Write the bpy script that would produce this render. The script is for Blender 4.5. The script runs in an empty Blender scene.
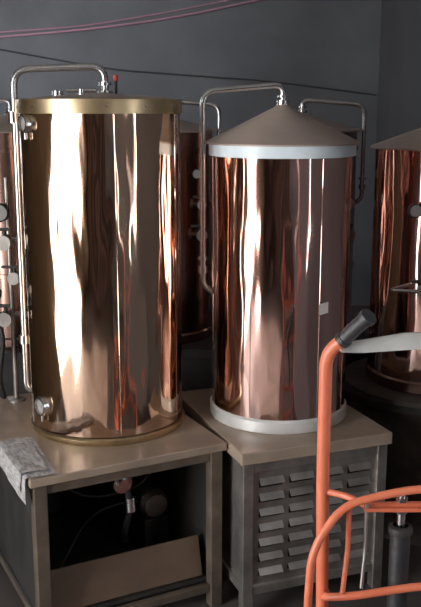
import bpy, bmesh, math, random
from mathutils import Vector, Matrix
random.seed(4)
D=bpy.data; C=bpy.context
COL=C.scene.collection
# ------------------------------------------------ materials
def mat(name,base,rough=.5,metal=0.,var=0.,scale=6.,bump=0.,bscale=20.,stretch=(1,1,1),rvar=0.,base2=None,coords='Object',bdist=.01,bdetail=2):
    m=D.materials.new(name); m.use_nodes=True
    nt=m.node_tree; b=nt.nodes['Principled BSDF']
    b.inputs['Roughness'].default_value=rough; b.inputs['Metallic'].default_value=metal
    b.inputs['Base Color'].default_value=(*base,1)
    tc=nt.nodes.new('ShaderNodeTexCoord'); mp=nt.nodes.new('ShaderNodeMapping')
    mp.inputs['Scale'].default_value=stretch
    nt.links.new(tc.outputs[coords],mp.inputs['Vector'])
    if var>0 or base2:
        n=nt.nodes.new('ShaderNodeTexNoise'); n.inputs['Scale'].default_value=scale; n.inputs['Detail'].default_value=5
        nt.links.new(mp.outputs[0],n.inputs['Vector'])
        r=nt.nodes.new('ShaderNodeValToRGB')
        r.color_ramp.elements[0].position=.35; r.color_ramp.elements[1].position=.68
        c2=base2 if base2 else tuple(min(1,c*(1+var)) for c in base)
        c1=base if base2 else tuple(c*(1-var) for c in base)
        r.color_ramp.elements[0].color=(*c1,1); r.color_ramp.elements[1].color=(*c2,1)
        nt.links.new(n.outputs['Fac'],r.inputs['Fac']); nt.links.new(r.outputs['Color'],b.inputs['Base Color'])
        if rvar>0:
            mr=nt.nodes.new('ShaderNodeMapRange'); mr.inputs['To Min'].default_value=max(0,rough-rvar); mr.inputs['To Max'].default_value=rough+rvar
            nt.links.new(n.outputs['Fac'],mr.inputs['Value']); nt.links.new(mr.outputs[0],b.inputs['Roughness'])
    if bump>0:
        n2=nt.nodes.new('ShaderNodeTexNoise'); n2.inputs['Scale'].default_value=bscale; n2.inputs['Detail'].default_value=bdetail
        nt.links.new(mp.outputs[0],n2.inputs['Vector'])
        bp=nt.nodes.new('ShaderNodeBump'); bp.inputs['Strength'].default_value=bump; bp.inputs['Distance'].default_value=bdist
        nt.links.new(n2.outputs['Fac'],bp.inputs['Height']); nt.links.new(bp.outputs[0],b.inputs['Normal'])
    return m
M={}
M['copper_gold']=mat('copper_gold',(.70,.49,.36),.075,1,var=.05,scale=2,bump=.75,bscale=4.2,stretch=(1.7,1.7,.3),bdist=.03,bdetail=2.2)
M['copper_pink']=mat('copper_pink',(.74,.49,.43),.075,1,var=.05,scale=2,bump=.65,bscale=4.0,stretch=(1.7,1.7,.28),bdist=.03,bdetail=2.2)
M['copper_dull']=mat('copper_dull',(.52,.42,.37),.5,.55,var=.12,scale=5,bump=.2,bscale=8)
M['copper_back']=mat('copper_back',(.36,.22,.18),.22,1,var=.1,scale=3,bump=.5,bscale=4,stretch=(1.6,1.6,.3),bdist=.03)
M['brass']=mat('brass_band',(.60,.46,.27),.35,1,var=.2,scale=12)
M['steel']=mat('stainless_steel',(.62,.62,.62),.25,1,var=.08,scale=8)
M['steel_dull']=mat('brushed_steel',(.38,.35,.32),.4,.85,var=.35,scale=7,bump=.1,bscale=30)
M['white_band']=mat('white_film_band',(.75,.86,.92),.35,0,var=.06,scale=14)
M['base_ring']=mat('base_ring_metal',(.80,.79,.76),.35,.4,var=.1,scale=9)
M['table']=mat('grimy_tabletop',(.27,.20,.15),.4,.1,base2=(.40,.31,.23),scale=5,rvar=.12,bump=.1,bscale=30)
M['frame']=mat('brown_steel_frame',(.13,.10,.075),.5,.4,var=.3,scale=9)
M['ply']=mat('plywood',(.10,.062,.04),.6,0,base2=(.15,.095,.06),scale=4,stretch=(1,6,1))
M['orange']=mat('orange_paint',(.60,.13,.06),.42,0,base2=(.66,.17,.085),scale=14,bump=.05,bscale=60)
M['black']=mat('black_rubber',(.018,.018,.02),.5,0,var=.2,scale=20,bump=.2,bscale=70)
M['dark']=mat('dark_iron',(.03,.027,.025),.6,.3,var=.3,scale=10)
M['brick']=mat('dark_plinth',(.045,.035,.03),.7,0,var=.35,scale=12,bump=.3,bscale=20)
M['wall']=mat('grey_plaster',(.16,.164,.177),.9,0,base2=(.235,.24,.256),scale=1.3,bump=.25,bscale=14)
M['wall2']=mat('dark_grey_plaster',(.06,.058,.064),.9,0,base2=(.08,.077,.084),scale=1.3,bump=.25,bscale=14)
M['wall_warm']=mat('brown_plaster',(.24,.18,.11),.9,0,base2=(.34,.25,.16),scale=1.1,stretch=(1,3,.4))
M['wall_rear']=mat('dark_brown_plaster',(.015,.01,.01),.9,0,base2=(.12,.07,.058),scale=2.4,stretch=(2.4,1,.1))
M['floor']=mat('concrete_floor',(.045,.037,.034),.7,0,base2=(.09,.074,.068),scale=2.5,bump=.2,bscale=18)
M['ceil']=mat('ceiling_paint',(.4,.39,.38),.9,0,var=.1,scale=1)
M['wood']=mat('door_wood',(.1,.05,.03),.5,0,var=.3,scale=3,stretch=(6,6,1))
M['pinkwire']=mat('pink_cable',(.62,.32,.42),.6)
M['greywire']=mat('grey_cable',(.06,.06,.065),.6)
M['red']=mat('red_plastic',(.5,.04,.03),.4)
M['label']=mat('paper_label',(.95,.94,.9),.6)
M['dial']=mat('gauge_dial',(.28,.27,.26),.5)
M['yard']=mat('yard_ground',(.45,.42,.38),.9,0,var=.2,scale=1)
M['paper']=mat('printed_paper',(.5,.48,.46),.8,0,base2=(.22,.21,.21),scale=30,stretch=(3,1,3))
gm=D.materials.new('sight_glass'); gm.use_nodes=True; gb=gm.node_tree.nodes['Principled BSDF']
gb.inputs['Base Color'].default_value=(.35,.32,.3,1); gb.inputs['Roughness'].default_value=.08; gb.inputs['Metallic'].default_value=.2
M['glass']=gm
# ------------------------------------------------ mesh helpers
def empty(name,loc=(0,0,0),rot=0):
    e=D.objects.new(name,None); e.empty_display_size=.1; e.location=loc; e.rotation_euler=(0,0,rot); COL.objects.link(e); return e
def finish(bm,name,m,parent=None,smooth=False,bevel=0,loc=None):
    bmesh.ops.recalc_face_normals(bm,faces=bm.faces[:])
    me=D.meshes.new(name); bm.to_mesh(me); bm.free()
    me.materials.append(M[m])
    if smooth:
        for p in me.polygons: p.use_smooth=True
        me.set_sharp_from_angle(angle=math.radians(35))
    o=D.objects.new(name,me); COL.objects.link(o)
    if parent: o.parent=parent
    if loc: o.location=loc
    if bevel:
        b=o.modifiers.new('bev','BEVEL'); b.width=bevel; b.segments=2; b.limit_method='ANGLE'
    return o
def addbox(bm,lo,hi,mtx=None):
    r=bmesh.ops.create_cube(bm,size=1)
    s=[hi[i]-lo[i] for i in range(3)]; c=[(hi[i]+lo[i])/2 for i in range(3)]
    for v in r['verts']:
        v.co=Vector((v.co[i]*s[i]+c[i] for i in range(3)))
        if mtx: v.co=mtx@v.co
def box(name,lo,hi,m,parent=None,bevel=.003,mtx=None):
    bm=bmesh.new(); addbox(bm,lo,hi,mtx); return finish(bm,name,m,parent,bevel=bevel)
def boxes(name,lst,m,parent=None,bevel=.003):
    bm=bmesh.new()
    for lo,hi in lst: addbox(bm,lo,hi)
    return finish(bm,name,m,parent,bevel=bevel)
def addlathe(bm,prof,seg=72,mtx=None):
    rings=[]
    for r,z in prof:
        if r<1e-6: rings.append([bm.verts.new((0,0,z))])
        else: rings.append([bm.verts.new((r*math.cos(2*math.pi*i/seg),r*math.sin(2*math.pi*i/seg),z)) for i in range(seg)])
    for a,b in zip(rings,rings[1:]):
        for i in range(seg):
            j=(i+1)%seg
            if len(a)==1 and len(b)==1: continue
            if len(a)==1: bm.faces.new((a[0],b[i],b[j]))
            elif len(b)==1: bm.faces.new((a[i],a[j],b[0]))
            else: bm.faces.new((a[i],a[j],b[j],b[i]))
    if mtx:
        for rg in rings:
            for v in rg: v.co=mtx@v.co
def lathe(name,prof,m,parent=None,seg=72,mtx=None):
    bm=bmesh.new(); addlathe(bm,prof,seg,mtx); return finish(bm,name,m,parent,smooth=True)
def align(p,d):
    return Matrix.Translation(p)@Vector(d).normalized().to_track_quat('Z','Y').to_matrix().to_4x4()
def addcyl(bm,p,q,r,seg=20,r2=None):
    p=Vector(p);q=Vector(q);L=(q-p).length; r2=r if r2 is None else r2
    addlathe(bm,[(0,0),(r,0),(r2,L),(0,L)],seg,align(p,q-p))
def cyl(name,p,q,r,m,parent=None,seg=24,r2=None):
    bm=bmesh.new(); addcyl(bm,p,q,r,seg,r2); return finish(bm,name,m,parent,smooth=True)
def fillet(pts,rad,n=7):
    pts=[Vector(p) for p in pts]; out=[pts[0]]
    for i in range(1,len(pts)-1):
        a,b,c=pts[i-1],pts[i],pts[i+1]
        r=min(rad,(a-b).length*.48,(c-b).length*.48)
        s=b+(a-b).normalized()*r; e=b+(c-b).normalized()*r
        for k in range(n+1):
            t=k/n; out.append(s*(1-t)**2+b*2*t*(1-t)+e*t*t)
    out.append(pts[-1]); return out
def addtube(bm,pts,r,rad=.05,seg=14):
    P=fillet(pts,rad) if rad>0 else [Vector(p) for p in pts]
    Q=[P[0]]
    for p in P[1:]:
        if (p-Q[-1]).length>1e-4: Q.append(p)
    P=Q; T=[]
    for i in range(len(P)):
        a=P[max(0,i-1)]; b=P[min(len(P)-1,i+1)]; T.append((b-a).normalized())
    n=T[0].orthogonal().normalized(); rings=[]
    for i,p in enumerate(P):
        n=(n-T[i]*n.dot(T[i])).normalized(); bn=T[i].cross(n)
        rings.append([bm.verts.new(p+r*(n*math.cos(2*math.pi*k/seg)+bn*math.sin(2*math.pi*k/seg))) for k in range(seg)])
    for a,b in zip(rings,rings[1:]):
        for k in range(seg):
            j=(k+1)%seg; bm.faces.new((a[k],a[j],b[j],b[k]))
    bm.faces.new(rings[0]); bm.faces.new(rings[-1][::-1])
def tube(name,pts,r,m,parent=None,rad=.05,seg=14):
    bm=bmesh.new(); addtube(bm,pts,r,rad,seg); return finish(bm,name,m,parent,smooth=True)
# ------------------------------------------------ room
X0,X1,Y0,Y1,H=-2.6,1.5,-3.2,8.1,3.4
box('floor',(X0-.2,Y0-.2,-.1),(X1+.2,Y1+.2,0),'floor',bevel=0)
box('ceiling',(X0-.2,Y0-.2,H),(X1+.2,Y1+.2,H+.1),'ceil',bevel=0)
box('wall_back',(X0-.2,Y1,0),(X1+.2,Y1+.2,H),'wall',bevel=0)
box('wall_rear',(X0,Y0-.2,0),(X1,Y0,H),'wall_rear',bevel=0)
def wall_x(name,xa,xb,openings,m):
    L=[]; y=Y0
    for (a,b,z0,z1) in sorted(openings):
        L.append(((xa,y,0),(xb,a,H)))
        if z0>0: L.append(((xa,a,0),(xb,b,z0)))
        L.append(((xa,a,z1),(xb,b,H))); y=b
    L.append(((xa,y,0),(xb,Y1,H)))
    boxes(name,L,m,bevel=0)
def window_x(name,x,o):
    a,b,z0,z1=o; t=.04; c=(a+b)/2
    boxes(name,[((x-.03,a,z0),(x+.03,a+t,z1)),((x-.03,b-t,z0),(x+.03,b,z1)),((x-.03,a+t,z0),(x+.03,b-t,z0+t)),((x-.03,a+t,z1-t),(x+.03,b-t,z1)),((x-.02,c-.012,z0+t),(x+.02,c+.012,z1-t))],'wood')
DY0,DY1,DH=-.75,1.65,2.35
BW=(5.8,7.3,1.9,2.9); RW1=(-.62,-.12,.75,2.2); RW2=(1.30,1.70,.9,2.15)  # the back window is unseen, added to brighten the far wall
wall_x('wall_left',X0-.2,X0,[(DY0,DY1,0,DH),BW],'wall_warm')
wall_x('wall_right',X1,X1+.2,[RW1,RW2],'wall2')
window_x('added_back_window',X0-.1,BW); window_x('window_2',X1+.03,RW1); window_x('window_3',X1+.03,RW2)
dr=empty('door_1',(X0-.1,DY0,0))
boxes('door_frame',[((-.1,0,0),(.12,.07,DH)),((-.1,DY1-DY0-.07,0),(.12,DY1-DY0,DH)),((-.1,0.07,DH-.07),(.12,DY1-DY0-.07,DH))],'wood',dr)
box('yard_ground',(-12,-10,-.12),(X0-.2,12,-.02),'yard',bevel=0)
# cables on the back wall
tube('wall_cable',[(-2.5,Y1-.02,2.38),(-1.85,Y1-.02,2.43),(-1.1,Y1-.02,2.49),(-.35,Y1-.02,2.585),(.43,Y1-.02,2.74),(.9,Y1-.02,2.86)],.009,'pinkwire',rad=.3)
tube('wall_cable',[(-2.5,Y1-.02,2.42),(-1.85,Y1-.02,2.47),(-1.1,Y1-.02,2.52),(-.35,Y1-.02,2.64),(.43,Y1-.02,2.79),(.9,Y1-.02,2.93)],.006,'pinkwire',rad=.3)
tube('wall_conduit',[(-2.5,Y1-.02,2.44),(-1.85,Y1-.02,2.32),(-.89,Y1-.02,2.15),(.53,Y1-.02,2.05),(1.48,Y1-.02,1.93)],.007,'greywire',rad=.3)
# ------------------------------------------------ fittings
def valve(prefix,par,p,s=1.,d=(0,-1,0)):
    p=Vector(p)
    d=Vector(d)
    bm=bmesh.new(); addcyl(bm,p,p+d*.06*s,.012*s,16); addcyl(bm,p+d*.06*s,p+d*.072*s,.022*s,20); addcyl(bm,p+d*.02*s,p+d*.03*s,.02*s,20)
    finish(bm,prefix+'_body','steel_dull',par,smooth=True)
    q=p+d*.045*s
    bm=bmesh.new(); addcyl(bm,q,q+Vector((0,0,.035*s)),.007*s,12); addbox(bm,(q.x-.045*s,q.y-.006,q.z+.033*s),(q.x+.012*s,q.y+.006,q.z+.042*s))
    finish(bm,prefix+'_lever','dark',par,smooth=False)
def gauge(prefix,par,p,r=.032,d=(0,-1,0),dial='dial'):
    p=Vector(p);d=Vector(d).normalized()
    lathe(prefix+'_case',[(0,0),(r,0),(r,.022),(r*.85,.026)],'black',par,28,align(p,d))
    lathe(prefix+'_dial',[(0,.0215),(r*.86,.0215)],dial,par,28,align(p,d))
def ferrule(prefix,par,cx,cy,R,ang,z,r):
    d=Vector((math.sin(ang),-math.cos(ang),0)); p=Vector((cx,cy,z))+d*(R-.008)
    lathe(prefix+'_ring',[(r*.7,.0),(r*.7,.022),(r*.78,.03),(r*.95,.03),(r,.022),(r,0)],'steel',par,32,align(p,d))
    lathe(prefix+'_glass',[(0,.02),(r*.72,.02)],'glass',par,32,align(p,d))
    bm=bmesh.new()
    bt=p+d*.018+Vector((0,0,-r)); addcyl(bm,bt,bt+Vector((0,0,-.02)),.006,12)
    finish(bm,prefix+'_bolt','steel',par,smooth=True)
# ------------------------------------------------ left copper still
ZT=.645
def still_flat(name,cx,cy,R,z1,mt):
    e=empty(name,(cx,cy,ZT)); h=z1-ZT
    lathe('shell',[(R,.03),(R,h-.045)],mt,e,128)
    lathe('base_rim',[(0,0),(R+.004,0),(R+.008,.006),(R+.008,.02),(R,.026)],'brass',e,96)
    lathe('top_band',[(R,h-.047),(R+.006,h-.046),(R+.007,h-.02),(R+.006,h),(R-.004,h+.003),(R-.02,h-.004)],'brass',e,96)
    lathe('lid',[(R-.004,h),(R*.7,h+.012),(R*.2,h+.02),(.04,h+.024),(0,h+.024)],'copper_dull',e,96)
    for k,dg in enumerate((16,70)):
        bm=bmesh.new()
        a=math.radians(dg); p=Vector((math.sin(a)*R,-math.cos(a)*R,0))
        addtube(bm,[(p.x,p.y,.04),(p.x,p.y,h-.05)],.0014,0,8)
        finish(bm,'weld_seam_%d'%k,mt,e,smooth=True)
    return e,h
s1,h1=still_flat('copper_still',-.392,3.2,.284,1.835,'copper_gold')
tube('outlet_pipe',[(.02,0,h1+.01),(.02,0,h1+.115),(-.303,0,h1+.105),(-.308,0,.12),(-.25,0,.10)],.0125,'steel',s1,.06)
bm=bmesh.new()
addcyl(bm,(.02,0,h1),(.02,0,h1+.03),.026); addcyl(bm,(.02,0,h1+.05),(.02,0,h1+.06),.022)
addcyl(bm,(-.05,-.1,h1-.01),(-.05,-.1,h1+.035),.012); addcyl(bm,(-.1,-.1,h1+.03),(.0,-.1,h1+.03),.007)
addcyl(bm,(-.14,-.05,h1-.01),(-.14,-.05,h1+.03),.02); addcyl(bm,(-.308,0,h1-.08),(-.308,0,h1-.04),.02); addcyl(bm,(-.308,0,.3),(-.308,0,.33),.02)
finish(bm,'pipe_fittings','steel',s1,smooth=True)
cyl('relief_knob',(.06,-.02,h1+.02),(.06,-.02,h1+.065),.005,'dark',s1); cyl('relief_knob_cap',(.06,-.02,h1+.065),(.06,-.02,h1+.085),.009,'red',s1)
ferrule('upper_port',s1,0,0,.284,math.radians(-52),h1-.08,.032)
ferrule('drain_port',s1,0,0,.284,math.radians(-46),.12,.036)
for i in range(6):
    a=math.radians(-70+i*27); cyl('band_rivet_%d'%i,(math.sin(a)*.288,-math.cos(a)*.288,h1-.024),(math.sin(a)*.294,-math.cos(a)*.294,h1-.024),.004,'steel',s1,12)
# ------------------------------------------------ conical stills
def still_cone(name,cx,cy,R,zt,zsh,zap,mt,band=True,base=True,pipedir=-1,pm='steel',pr=.011,hz=.075,drop=1.15):
    e=empty(name,(cx,cy,zt)); h=zsh-zt; a=zap-zt
    lathe('shell',[(R,.05),(R,h)],mt,e,128)
    lathe('base_ring',[(0,0),(R+.004,0),(R+.008,.005),(R+.008,.044),(R,.052)],'base_ring' if base else 'copper_back',e,96)
    if band: lathe('upper_band',[(R+.001,h-.048),(R+.012,h-.046),(R+.012,h-.002),(R+.001,h)],'white_band',e,96)
    lathe('cone_roof',[(R-.01,h-.004),(R+.022,h-.006),(R+.024,h),(R+.02,h+.004),(.03,a-.004),(.022,a+.006),(0,a+.006)],'copper_dull',e,96)
    top=a+hz
    s=pipedir*(R+.034)
    tube('outlet_pipe',[(0,0,a),(0,0,top),(s,-.02,top-.025),(s,-.02,drop-zt),(s*.85,-.01,drop-.03-zt)],pr,pm,e,.05)
    bm=bmesh.new()
    addcyl(bm,(0,0,a),(0,0,a+.02),.024); addcyl(bm,(0,0,a+.03),(0,0,a+.038),.02); addcyl(bm,(s,-.02,drop+.05-zt),(s,-.02,drop+.075-zt),.018); addcyl(bm,(s,-.02,drop+.1-zt),(s,-.02,drop+.11-zt),.02)
    finish(bm,'pipe_fittings',pm,e,smooth=True)
    return e,h
s2,h2=still_cone('conical_copper_still',.264,3.29,.258,ZT,1.685,1.815,'copper_pink')
a=math.radians(33)
bm=bmesh.new(); vs=[]
for (da,z) in ((-.08,1.083),(.08,1.088),(.08,1.128),(-.08,1.123)):
    vs.append(bm.verts.new((math.sin(a+da)*.2605,-math.cos(a+da)*.2605,z-ZT)))
bm.faces.new(vs)
finish(bm,'paper_label','label',s2)
for i,aa in enumerate((-28,29,62)):
    aa=math.radians(aa); p=(math.sin(aa)*.258,-math.cos(aa)*.258)
    tube('seam_%d'%i,[(p[0],p[1],.05),(p[0],p[1],h2-.05)],.0013,'copper_pink',s2,0,8)
pl=empty('round_plinth',(.98,3.75,0))
lathe('plinth_body',[(0,0),(.35,0),(.35,.58),(.385,.585),(.39,.6),(.39,.64),(.38,.645),(0,.645)],'brick',pl,96)
lathe('plinth_hoop',[(.39,.6),(.395,.602),(.395,.618),(.39,.62)],'dark',pl,96)
s3,h3=still_cone('conical_copper_still',.99,3.75,.29,ZT,1.65,1.76,'copper_pink',band=False,base=False,pipedir=1)
gauge('gauge',s3,(-.19,-.30,.77),.028); cyl('gauge_stem',(-.17,-.2,.77),(-.19,-.30,.77),.008,'steel',s3)
tube('sample_pipe',[(-.17,-.22,.46),(-.28,-.32,.455),(-.12,-.335,.45),(.02,-.335,.42)],.008,'steel',s3,.03)
valve('sample_valve',s3,(-.15,-.3,.455),1.1)
# back row
for i,(x,y) in enumerate(((-1.0,4.5),(-.27,4.55),(.47,4.6))):
    e=empty('workbench',(x-.34,y-.34,0))
    boxes('bench_frame',[((0,0,0),(.04,.04,.6)),((.64,0,0),(.68,.04,.6)),((0,.64,0),(.04,.68,.6)),((.64,.64,0),(.68,.68,.6)),((.04,.01,.1),(.64,.03,.14))],'dark',e)
    box('bench_top',(-.02,-.02,.6),(.7,.7,ZT),'dark',e)
    box('front_panel',(.04,.03,.14),(.64,.036,.6),'dark',e,0)
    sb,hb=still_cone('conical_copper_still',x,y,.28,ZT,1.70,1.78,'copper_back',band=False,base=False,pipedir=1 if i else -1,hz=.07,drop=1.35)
    for zz in (.35,hb-.1):
        lathe('hoop_%d'%int(zz*100),[(.281,zz),(.287,zz+.002),(.287,zz+.02),(.281,zz+.022)],'copper_back',sb,72)
    gauge('gauge',sb,(.26*math.sin(.9),-.30*math.cos(.9)-.02,.85),.024)
    valve('tap',sb,(.28*math.sin(.95),-.28*math.cos(.95),.55),1.2)
    valve('upper_tap',sb,(.28*math.sin(.95),-.28*math.cos(.95),.7),1.)
rs=empty('valve_manifold',(-.79,3.42,ZT))
cyl('riser',(0,0,0),(0,0,.9),.010,'steel_dull',rs); lathe('foot',[(0,0),(.035,0),(.035,.008),(.012,.012)],'steel_dull',rs,24)
cyl('branch_1',(-.09,0,.36),(.07,0,.36),.010,'steel_dull',rs); cyl('branch_2',(-.09,0,.66),(.07,0,.66),.010,'steel_dull',rs)
gauge('gauge',rs,(-.02,-.03,.77),.036); gauge('gauge_lower',rs,(-.06,-.03,.45),.03)
valve('valve_1',rs,(-.01,-.01,.36),1.3); valve('valve_2',rs,(0,-.01,.66),1.3); valve('valve_3',rs,(.03,-.01,.52),1.1); valve('valve_4',rs,(-.05,-.01,.36),1)
tube('hose',[(-.08,0,.66),(-.12,-.05,.5),(-.02,-.06,.3),(-.06,-.03,.1),(-.05,0,.01)],.010,'black',rs,.08)
# ------------------------------------------------ left work table
t1=empty('steel_worktable',(-.57,2.642,0),math.radians(27.3)); W,Dp=.70,.86
box('tabletop',(-.015,-.015,.615),(W,Dp,ZT),'table',t1,.004)
boxes('legs',[((0,0,0),(.045,.045,.615)),((W-.055,0,0),(W-.01,.045,.615)),((0,Dp-.05,0),(.045,Dp-.005,.615)),((W-.055,Dp-.05,0),(W-.01,Dp-.005,.615))],'frame',t1)
boxes('aprons',[((.045,.008,.575),(W-.055,.035,.615)),((.008,.045,.575),(.035,Dp-.05,.615)),((W-.045,.045,.575),(W-.018,Dp-.05,.615)),((.045,Dp-.04,.575),(W-.055,Dp-.012,.615)),((.045,.01,.06),(W-.055,.035,.09)),((.01,.045,.06),(.035,Dp-.05,.09)),((W-.045,.045,.06),(W-.02,Dp-.05,.09))],'frame',t1)
box('shelf',(.012,.04,.09),(W-.02,Dp-.02,.105),'dark',t1)
boxes('back_and_side_panels',[((.045,Dp-.03,.105),(W-.055,Dp-.024,.575)),((.018,.05,.105),(.024,Dp-.06,.575)),((W-.034,.05,.105),(W-.028,Dp-.06,.575))],'dark',t1,0)
box('leaning_board',(0,0,0),(.585,.012,.15),'ply',t1,.002,Matrix.Translation((.052,.055,.109))@Matrix.Rotation(math.radians(-14),4,'X'))
bm=bmesh.new()
addtube(bm,[(.34,.38,.615),(.34,.38,.54),(.34,.10,.52)],.014,.04); addcyl(bm,(.34,.10,.52),(.34,.085,.52),.034,28); addcyl(bm,(.34,.085,.52),(.34,.07,.52),.022,28)
finish(bm,'drain_elbow','steel',t1,smooth=True)
tube('drain_hose',[(.34,.2,.53),(.375,.15,.5),(.385,.13,.4),(.38,.2,.25),(.45,.35,.16)],.012,'black',t1,.06)
cyl('hose_coupling',(.384,.135,.44),(.385,.13,.39),.019,'steel',t1)
tube('cable_1',[(.1,.3,.6),(.2,.25,.45),(.33,.3,.38),(.5,.25,.42),(.6,.3,.6)],.005,'black',t1,.1)
tube('cable_2',[(.5,.2,.6),(.55,.2,.5),(.6,.22,.56),(.62,.25,.6)],.005,'label',t1,.1)
tube('cable_3',[(.15,.3,.11),(.3,.35,.3),(.45,.32,.34),(.62,.4,.25),(.6,.5,.11)],.005,'dark',t1,.1)
lathe('pump_housing',[(0,0),(.05,0),(.06,.02),(.06,.1),(.045,.12),(0,.12)],'steel_dull',t1,32,align((.56,.42,.30),(0,-1,0)))
box('pump_foot',(.51,.3,.105),(.61,.42,.25),'dark',t1)
# folded newspaper: nearly flat sheets over the table's left edge
np_=empty('newspaper',t1.location,t1.rotation_euler[2])
for k,(sa,sb_,ya,yb,lift) in enumerate(((-.11,.085,.0,.36,.002),(-.085,.065,.03,.30,.007))):
    bm=bmesh.new(); n=26; g=[]
    for i in range(n):
        row=[]
        for j in range(n):
            u=i/(n-1); v=j/(n-1)
            s=sa+(sb_-sa)*u+.02*(v-.5)
            yy=ya+(yb-ya)*v-.03*(u-.5)
            wv=.003*abs(math.sin(u*5+v*4+k))+.002*abs(math.sin(v*9+k))
            if s<-.02: x=-.022-lift-wv; z=ZT+.003+lift+(s+.02)
            else: x=s; z=ZT+.001+lift+wv
            row.append(bm.verts.new((x,yy,z)))
        g.append(row)
    for i in range(n-1):
        for j in range(n-1): bm.faces.new((g[i][j],g[i+1][j],g[i+1][j+1],g[i][j+1]))
    finish(bm,'sheet_%d'%k,'paper',np_,smooth=True)
# ------------------------------------------------ right louvred cabinet
t2=empty('louvred_steel_cabinet',(.115,2.855,0),math.radians(20.5)); W,Dp=.575,.72
box('top',(-.012,-.012,.60),(W+.012,Dp,ZT),'table',t2,.004)
boxes('corner_posts',[((0,0,.0),(.04,.04,.60)),((W-.04,0,0),(W,.04,.60)),((0,Dp-.05,0),(.04,Dp-.01,.60)),((W-.04,Dp-.05,0),(W,Dp-.01,.60))],'steel_dull',t2)
boxes('rails',[((.04,.004,.56),(W-.04,.034,.60)),((.04,.004,.09),(W-.04,.034,.125)),((.004,.04,.09),(.03,Dp-.05,.125)),((W-.03,.04,.09),(W-.004,Dp-.05,.125))],'steel_dull',t2)
boxes('side_panels',[((.012,.04,.12),(.018,Dp-.05,.6)),((W-.018,.04,.12),(W-.012,Dp-.05,.6)),((.03,Dp-.03,.12),(W-.03,Dp-.024,.6)),((.03,.03,.1),(W-.03,Dp-.03,.106))],'steel_dull',t2)
cols=4; rows=7; px0,px1,pz0,pz1=.04,W-.04,.125,.56; mg=.025; cw=(px1-px0-mg*(cols+1))/cols; rh=(pz1-pz0-.03)/rows
L=[]; y0,y1=.014,.018
for c in range(cols+1):
    xa=px0+c*(cw+mg); L.append(((xa,y0,pz0),(xa+mg,y1,pz1)))
for r in range(rows+1):
    za=pz0+.0+r*rh; L.append(((px0,y0+.0002,za),(px1,y1-.0002,za+.03 if r in(0,rows) else za+.026)))
boxes('front_panel',L,'steel_dull',t2,0)
bm=bmesh.new()
for c in range(cols):
    xa=px0+mg+c*(cw+mg)
    for r in range(rows):
        za=pz0+.026+r*rh; zb=pz0+(r+1)*rh
        m_=Matrix.Translation((xa,y0,zb+.003))@Matrix.Rotation(math.radians(-42),4,'X')
        addbox(bm,(0,-.002,-(zb-za)*.85),(cw,.0,0),m_)
finish(bm,'louvres','steel_dull',t2)
box('inner_unit',(.06,.1,.11),(W-.06,Dp-.1,.5),'dark',t2)
boxes('feet',[((-.005,-.005,0),(.045,.045,.02)),((W-.045,-.005,0),(W+.005,.045,.02))],'black',t2,.002)
# ------------------------------------------------ orange hand truck
O=Vector((.545,1.95,0)); ht=empty('orange_hand_truck',O)
def w(*p): return Vector(p)-O
def mir(p): return Vector((-p[0],p[1],p[2]))
def both(name,pts,r,m,rad=.05):
    P=[w(*p) for p in pts]; bm=bmesh.new(); addtube(bm,P,r,rad,18); addtube(bm,[mir(p) for p in P],r,rad,18); return finish(bm,name,m,ht,smooth=True)
both('uprights',[(.312,1.94,1.298),(.268,1.965,1.25),(.270,1.98,.95),(.281,2.0,.578),(.29,2.02,.06)],.0155,'orange',.06)
both('handle_grips',[(.304,1.945,1.288),(.328,1.925,1.322),(.348,1.905,1.348)],.0175,'black',0)
both('grip_collars',[(.300,1.948,1.283),(.307,1.942,1.292)],.0195,'black',0)
both('grip_ends',[(.346,1.907,1.345),(.352,1.901,1.354)],.0205,'black',0)
bm=bmesh.new()
Z=[(-.25,-.03,1.268,.004),(-.2,-.03,1.272,.009),(-.1,-.03,1.284,.014),(0,-.03,1.288,.015),(.1,-.03,1.284,.014),(.2,-.03,1.272,.009),(.25,-.03,1.268,.004)]
prev=None
for x,y,z,hh in Z:
    q=[bm.verts.new(p) for p in ((x,y+.0,z-hh),(x,y+.01,z-hh),(x,y+.05,z+hh),(x,y+.04,z+hh))]
    if prev:
        for k in range(4): bm.faces.new((prev[k],prev[(k+1)%4],q[(k+1)%4],q[k]))
    else: bm.faces.new(q)
    prev=q
bm.faces.new(prev)
finish(bm,'handle_crossplate','base_ring',ht,bevel=.002)
def sym(name,pts,r,m='orange',rad=.06):
    P=[w(*p) for p in pts]; Q=P+[mir(p) for p in reversed(P)]
    return tube(name,Q,r,m,ht,rad,16)
sym('front_hoop',[(.245,1.90,.28),(.225,1.85,.66),(.233,1.85,.82),(.305,1.87,.915),(.39,1.87,.94),(.48,1.87,.957)],.0095)
sym('lower_hoop',[(.29,2.0,.62),(.27,1.9,.665),(.33,1.87,.685),(.43,1.87,.702),(.5,1.87,.712)],.0095)
sym('upper_brace',[(.272,1.985,.90),(.33,1.95,.90),(.36,1.90,.90),(.42,1.895,.905)],.008,rad=.03)
both('links',[(.318,1.875,.92),(.322,1.89,.80),(.31,1.875,.69)],.006,'orange',.02)
both('link_rods',[(.36,1.88,.93),(.365,1.9,.80),(.355,1.88,.70)],.0045,'steel_dull',.02)
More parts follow.
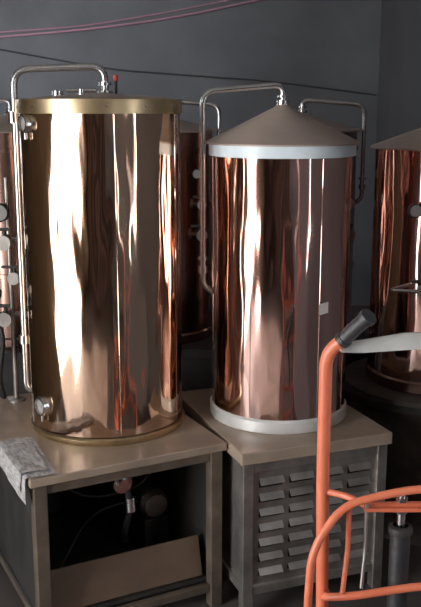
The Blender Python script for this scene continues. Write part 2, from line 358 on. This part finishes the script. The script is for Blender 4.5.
for sgn,nm in ((1,'left'),(-1,'right')):
    P=w(.445,1.90,0)
    if sgn<0: P=mir(P)
    x,y=P.x,P.y
    cyl('strut_%s_body'%nm,(x,y,.45),(x,y,.835),.0235,'black',ht)
    lathe('strut_%s_cap'%nm,[(0,.0),(.027,0),(.029,.006),(.027,.016),(.018,.02)],'dark',ht,28,Matrix.Translation((x,y,.832)))
    bm=bmesh.new(); addcyl(bm,(x,y,.85),(x,y,.885),.010); addcyl(bm,(x,y,.885),(x,y,.895),.017,6); addcyl(bm,(x,y,.905),(x,y,.93),.008); addcyl(bm,(x,y,.912),(x,y,.922),.014,6)
    finish(bm,'strut_%s_rod'%nm,'steel',ht,smooth=True)
box('strut_bracket',(-.19,-.072,.893),(.19,-.03,.903),'orange',ht)
box('lower_bracket',(-.19,-.08,.44),(.19,-.02,.455),'orange',ht)
bm=bmesh.new(); addtube(bm,[(-.26,.05,.45),(-.2,-.05,.45),(.2,-.05,.45),(.26,.05,.45)],.010,.04); addtube(bm,[(-.30,-.05,.28),(.30,-.05,.28)],.012,0); addtube(bm,[(-.26,.06,.28),(-.28,-.05,.28)],.012,0); addtube(bm,[(.26,.06,.28),(.28,-.05,.28)],.012,0)
finish(bm,'lower_frame','orange',ht,smooth=True)
cyl('axle',(-.36,.0,.12),(.36,.0,.12),.012,'steel',ht)
boxes('axle_brackets',[((-.27,-.02,.1),(-.255,.08,.3)),((.255,-.02,.1),(.27,.08,.3))],'orange',ht)
box('toe_plate',(-.24,.05,.008),(.24,.28,.018),'orange',ht); box('toe_riser',(-.27,.05,.0),(.27,.06,.14),'orange',ht)
for s in (-1,1):
    x=.33*s; mt=align((x-.025,0,.12),(1,0,0))
    lathe('tyre_%d'%(s+1),[(.07,.005),(.1,.0),(.115,.008),(.12,.025),(.115,.042),(.1,.05),(.07,.045)],'black',ht,40,mt)
    lathe('hub_%d'%(s+1),[(0,.0),(.02,.0),(.02,.012),(.07,.012),(.07,.038),(.02,.038),(.02,.05),(0,.05)],'orange',ht,32,mt)
# ------------------------------------------------ light
wd=D.worlds.new('World'); C.scene.world=wd; wd.use_nodes=True
bg=wd.node_tree.nodes['Background']; bg.inputs[0].default_value=(.87,.92,1,1); bg.inputs[1].default_value=6.0
def area(name,loc,rot,sx,sy,p,col):
    l=D.lights.new(name,'AREA'); l.shape='RECTANGLE'; l.size=sx; l.size_y=sy; l.energy=p; l.color=col
    o=D.objects.new(name,l); o.location=loc; o.rotation_euler=rot; COL.objects.link(o); return o
def warea(name,x,o,p,col,sgn):
    area(name,(x,(o[0]+o[1])/2,(o[2]+o[3])/2),(0,math.radians(-90*sgn),0),o[3]-o[2],o[1]-o[0],p,col)
warea('doorway_daylight',X0-.25,(DY0,DY1,0,DH),135,(1,.985,.96),1)
warea('added_back_fill',X0-.25,BW,22,(.93,.96,1),1)  # added fill lamp for the upper back wall, out of view
warea('side_window_daylight',X1+.25,RW1,34,(.95,.97,1),-1)
warea('narrow_window_daylight',X1+.25,RW2,12,(.95,.97,1),-1)
sl=D.lights.new('sun','SUN'); sl.energy=14; sl.angle=.02; sl.color=(1,.92,.82)
so=D.objects.new('sun',sl); COL.objects.link(so)
so.rotation_euler=Vector((.80,-.12,-.70)).to_track_quat('-Z','Y').to_euler()
# ------------------------------------------------ camera
cam=D.cameras.new('camera'); co=D.objects.new('camera',cam); COL.objects.link(co)
cam.sensor_fit='VERTICAL'; cam.sensor_height=36; cam.lens=880/607*36
co.location=(0,0,1.8); co.rotation_euler=(math.radians(90-12.4),0,0)
C.scene.camera=co
C.scene.view_settings.view_transform='Standard'
C.scene.view_settings.gamma=1.07
